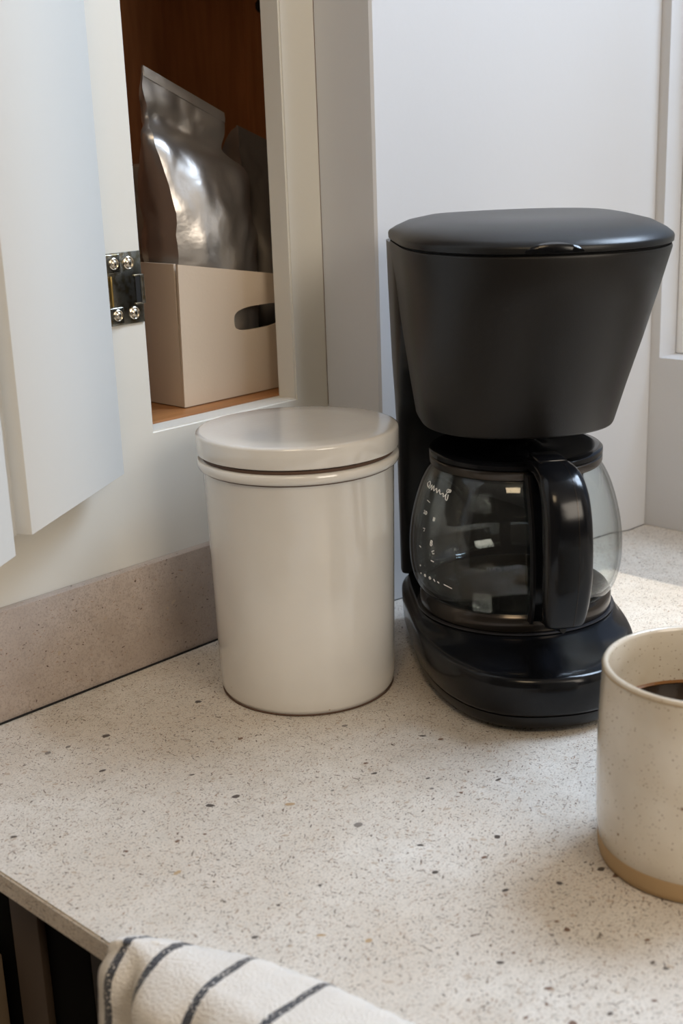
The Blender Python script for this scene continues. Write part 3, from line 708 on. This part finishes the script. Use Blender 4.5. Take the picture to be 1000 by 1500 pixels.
# foil pouches
def pouch(name, label, base, Apath, Cpath, depth, m, seed, crumple=.0016, gin=.35, band=True):
    """Apath/Cpath: lists (x, z, y) of the front-left and front-right edges; depth(v)"""
    t = thing(name, label, 'pouch', base)
    nv = 44; A_ = smoothline([(a[0], a[2], a[1]) for a in Apath], 8); C_ = smoothline([(a[0], a[2], a[1]) for a in Cpath], 8)
    def at(P, v):
        f = v*(len(P)-1); i = min(int(f), len(P)-2); return P[i].lerp(P[i+1], f-i)
    rings = []
    nf, ns = 26, 12
    for k in range(nv+1):
        v = k/nv; a = at(A_, v); c = at(C_, v); d = depth(v)
        ring = []
        for i in range(nf):      # front
            s = i/nf; p = a.lerp(c, s); p = p+Vector((0, -.012*math.sin(PI*s)*min(1, (1-v)*1.6)*math.sin(PI*min(1, v*1.3+.2)), 0)); ring.append(p)
        for i in range(ns):      # right side
            s = i/ns; p = c+Vector((0, d*s, 0)); p.x += (-gin*d*(v**1.5)+.006*(1-v))*math.sin(PI*s); ring.append(p)
        a2 = a+Vector((0, d, 0)); c2 = c+Vector((0, d, 0))
        for i in range(nf):
            s = i/nf; ring.append(c2.lerp(a2, s))
        for i in range(ns):
            s = i/ns; p = a2+Vector((0, -d*s, 0)); p.x -= (-gin*d*(v**1.5)+.007*math.sin(PI*min(1, v*1.15)))*math.sin(PI*s)*(1 if v < .8 else max(0, (1-v)/.2)); ring.append(p)
        out = []
        for p in ring:
            q = p*22+Vector((seed, 0, 0)); w = crumple*min(1, (1-v)*5+.25)
            n1 = noise.noise(q)*2.2; n2 = abs(noise.noise(q*2.3+Vector((0, 7, 0))))*2-.5; n3 = abs(noise.noise(q*5))*1.0
            out.append(p+Vector((n2, -n1-n2-n3*.6, 0))*w)
        rings.append(out)
    bm = bmesh.new(); loft(bm, rings); bmesh.ops.translate(bm, vec=-Vector(base), verts=bm.verts)
    o = obj('pouch_body', bm, m, t, angle=28)
    if band:
        bm = bmesh.new(); rr = []
        a = at(A_, 1); c = at(C_, 1)
        for i in range(21):
            s = i/20; p = a.lerp(c, s); u = (A_[-1]-A_[-5]).normalized()
            rr.append([p+Vector((0, -.0012, -.006)), p+Vector((0, -.0016, -.003)), p+Vector((0, -.0010, .001)), p+Vector((0, .0008, .001)), p+Vector((0, .0012, -.006))])
        loft(bm, rr); bmesh.ops.translate(bm, vec=-Vector(base), verts=bm.verts); obj('seal_strip', bm, m, t)
    return t
def pd(v):
    T = ((0, .040), (.286, .040), (.43, .036), (.50, .026), (.57, .012), (.71, .0065), (1, .0012))
    for (a, b), (c, d) in zip(T, T[1:]):
        if v <= c: return b+(d-b)*(v-a)/(c-a)
    return .0012
pouch('foil_pouch', 'crumpled silver foil pouch with a pinched top standing in the card box', (.62, .75, .163),
      [(.578, .163, .712), (.580, .21, .712), (.5795, .26, .713), (.579, .305, .718), (.574, .343, .724), (.580, .358, .739), (.5765, .374, .737), (.5785, .391, .738)],
      [(.650, .163, .712), (.652, .21, .712), (.654, .26, .713), (.656, .29, .718), (.655, .318, .724), (.649, .333, .739), (.651, .347, .737), (.650, .359, .738)],
      pd, M_foil, 3.1, .0017)
pouch('foil_pouch', 'dull foil pouch with shadow painted into its colour, right of the silver pouch in the card box', (.68, .77, .163),
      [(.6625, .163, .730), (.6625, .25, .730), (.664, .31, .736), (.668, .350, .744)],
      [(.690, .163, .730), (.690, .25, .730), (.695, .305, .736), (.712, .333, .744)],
      lambda v: .060*(1-v)**.6+.0012, M_foil_shade, 8.4, .0010)

# ------------------------------------------------------------------ towel over the counter edge
def towel_mat():
    m = mat('white_terry', (.78, .75, .71), .95, spec=.1)
    tcn = N(m, 'ShaderNodeTexCoord'); uv = tcn.outputs['UV']; sx = N(m, 'ShaderNodeSeparateXYZ'); L(m, uv, sx.inputs[0])
    u = sx.outputs[0]; tot = None
    for c0 in STR:
        d = math_(m, 'ABSOLUTE', math_(m, 'SUBTRACT', u, c0)); f = math_(m, 'LESS_THAN', d, .0020)
        tot = f if tot is None else math_(m, 'MAXIMUM', tot, f)
    w = N(m, 'ShaderNodeTexVoronoi'); w.inputs['Scale'].default_value = 620; L(m, uv, w.inputs['Vector'])
    mp = N(m, 'ShaderNodeTexChecker'); mp.inputs['Scale'].default_value = 820; L(m, uv, mp.inputs['Vector'])
    wv = math_(m, 'ADD', math_(m, 'MULTIPLY', mp.outputs['Fac'], .4), math_(m, 'MULTIPLY', w.outputs['Distance'], .8))
    f2 = math_(m, 'MULTIPLY', tot, math_(m, 'GREATER_THAN', wv, .27))
    c = mixc(m, f2, (.78, .75, .71), (.055, .06, .075)); L(m, c, bsdf(m).inputs['Base Color'])
    n = N(m, 'ShaderNodeTexNoise'); n.inputs['Scale'].default_value = 900; n.inputs['Detail'].default_value = 3; L(m, uv, n.inputs['Vector'])
    bump(m, n.outputs['Fac'], .9, .0016); bsdf(m).inputs['Sheen Weight'].default_value = .4
    return m
STR = (.399, .3805, .3500, .3160)
tw = thing('towel', 'white terry towel with dark woven stripes draped over the counter edge', 'towel', (.275, .30, -.0005))
def X_in(y):
    T = ((.20, .312), (.26, .316), (.29, .313), (.316, .3105), (.35, .3035), (.38, .291), (.397, .284), (.405, .281), (.4095, .2795))
    for (a, b), (c, d) in zip(T, T[1:]):
        if y <= c: return b+(d-b)*(y-a)/(c-a)
    return T[-1][1]
bm = bmesh.new(); uvl = bm.loops.layers.uv.new('UVMap'); rows = []; uvs = {}
NY, ARC = 110, 70
for i in range(NY+1):
    y = .15+(.4095-.15)*i/NY; xi = X_in(y)
    e = min(1, (.4095-y)/.012); th = .0035+.0085*math.sqrt(max(0, e*(2-e)))
    wob = .0012*math.sin(y*150)+.0008*math.sin(y*310+1)
    hangx = .2625-.004*e+.0045*math.exp(-((y-.3895)/.006)**2)-.0035*math.exp(-((y-.366)/.012)**2)+wob
    ctrl = [(xi-.010, .0016), (xi-.003, .0022), (xi, .0040+th*.15), (xi-.003, th*.78), (xi-.009, th+wob*.4), (min(xi-.012, .279), th+.0005), (.2700, th-.0015), (hangx+.0015, th*.30-.003), (hangx, -.014), (hangx-.0015, -.035), (hangx+.0005, -.070), (hangx, -.11), (hangx+.001, -.15)]
    if ctrl[5][0] > ctrl[4][0]-.0005: ctrl[4] = (ctrl[5][0]+.001, ctrl[4][1])
    if xi < .2865: k_ = (xi-.262)/(.2865-.262); ctrl[3] = (.270+(xi-.003-.270)*k_, ctrl[3][1]); ctrl[4] = (.269+(ctrl[4][0]-.269)*k_, ctrl[4][1]); ctrl[5] = (.268+(ctrl[5][0]-.268)*k_, ctrl[5][1]); ctrl[6] = (.2665+(.27-.2665)*k_, ctrl[6][1])
    P = smoothline([(a, 0, b) for a, b in ctrl], 10)
    row = []; s_ = 0
    for k, q in enumerate(P):
        if k: s_ += (P[k]-P[k-1]).length
        n_ = noise.noise(Vector((q.x*160, y*160, q.z*160)))*.0006+noise.noise(Vector((q.x*500, y*500, q.z*500)))*.0003
        sk = .35*(max(0, -q.z)*.0)
        v = bm.verts.new((q.x+n_*.6-.275, y-.30+sk, q.z+n_+.0005)); row.append(v); uvs[v] = (y, s_)
    rows.append(row)
for a, b in zip(rows, rows[1:]):
    for k in range(len(a)-1):
        f = bm.faces.new((a[k], b[k], b[k+1], a[k+1]))
        for l in f.loops: l[uvl].uv = uvs[l.vert]
o = obj('cloth', bm, towel_mat(), tw, angle=180)
md = o.modifiers.new('thickness', 'SOLIDIFY'); md.thickness = .0022; md.offset = 1
# the underside layer of the towel against the counter edge is the inner face of the solidified cloth
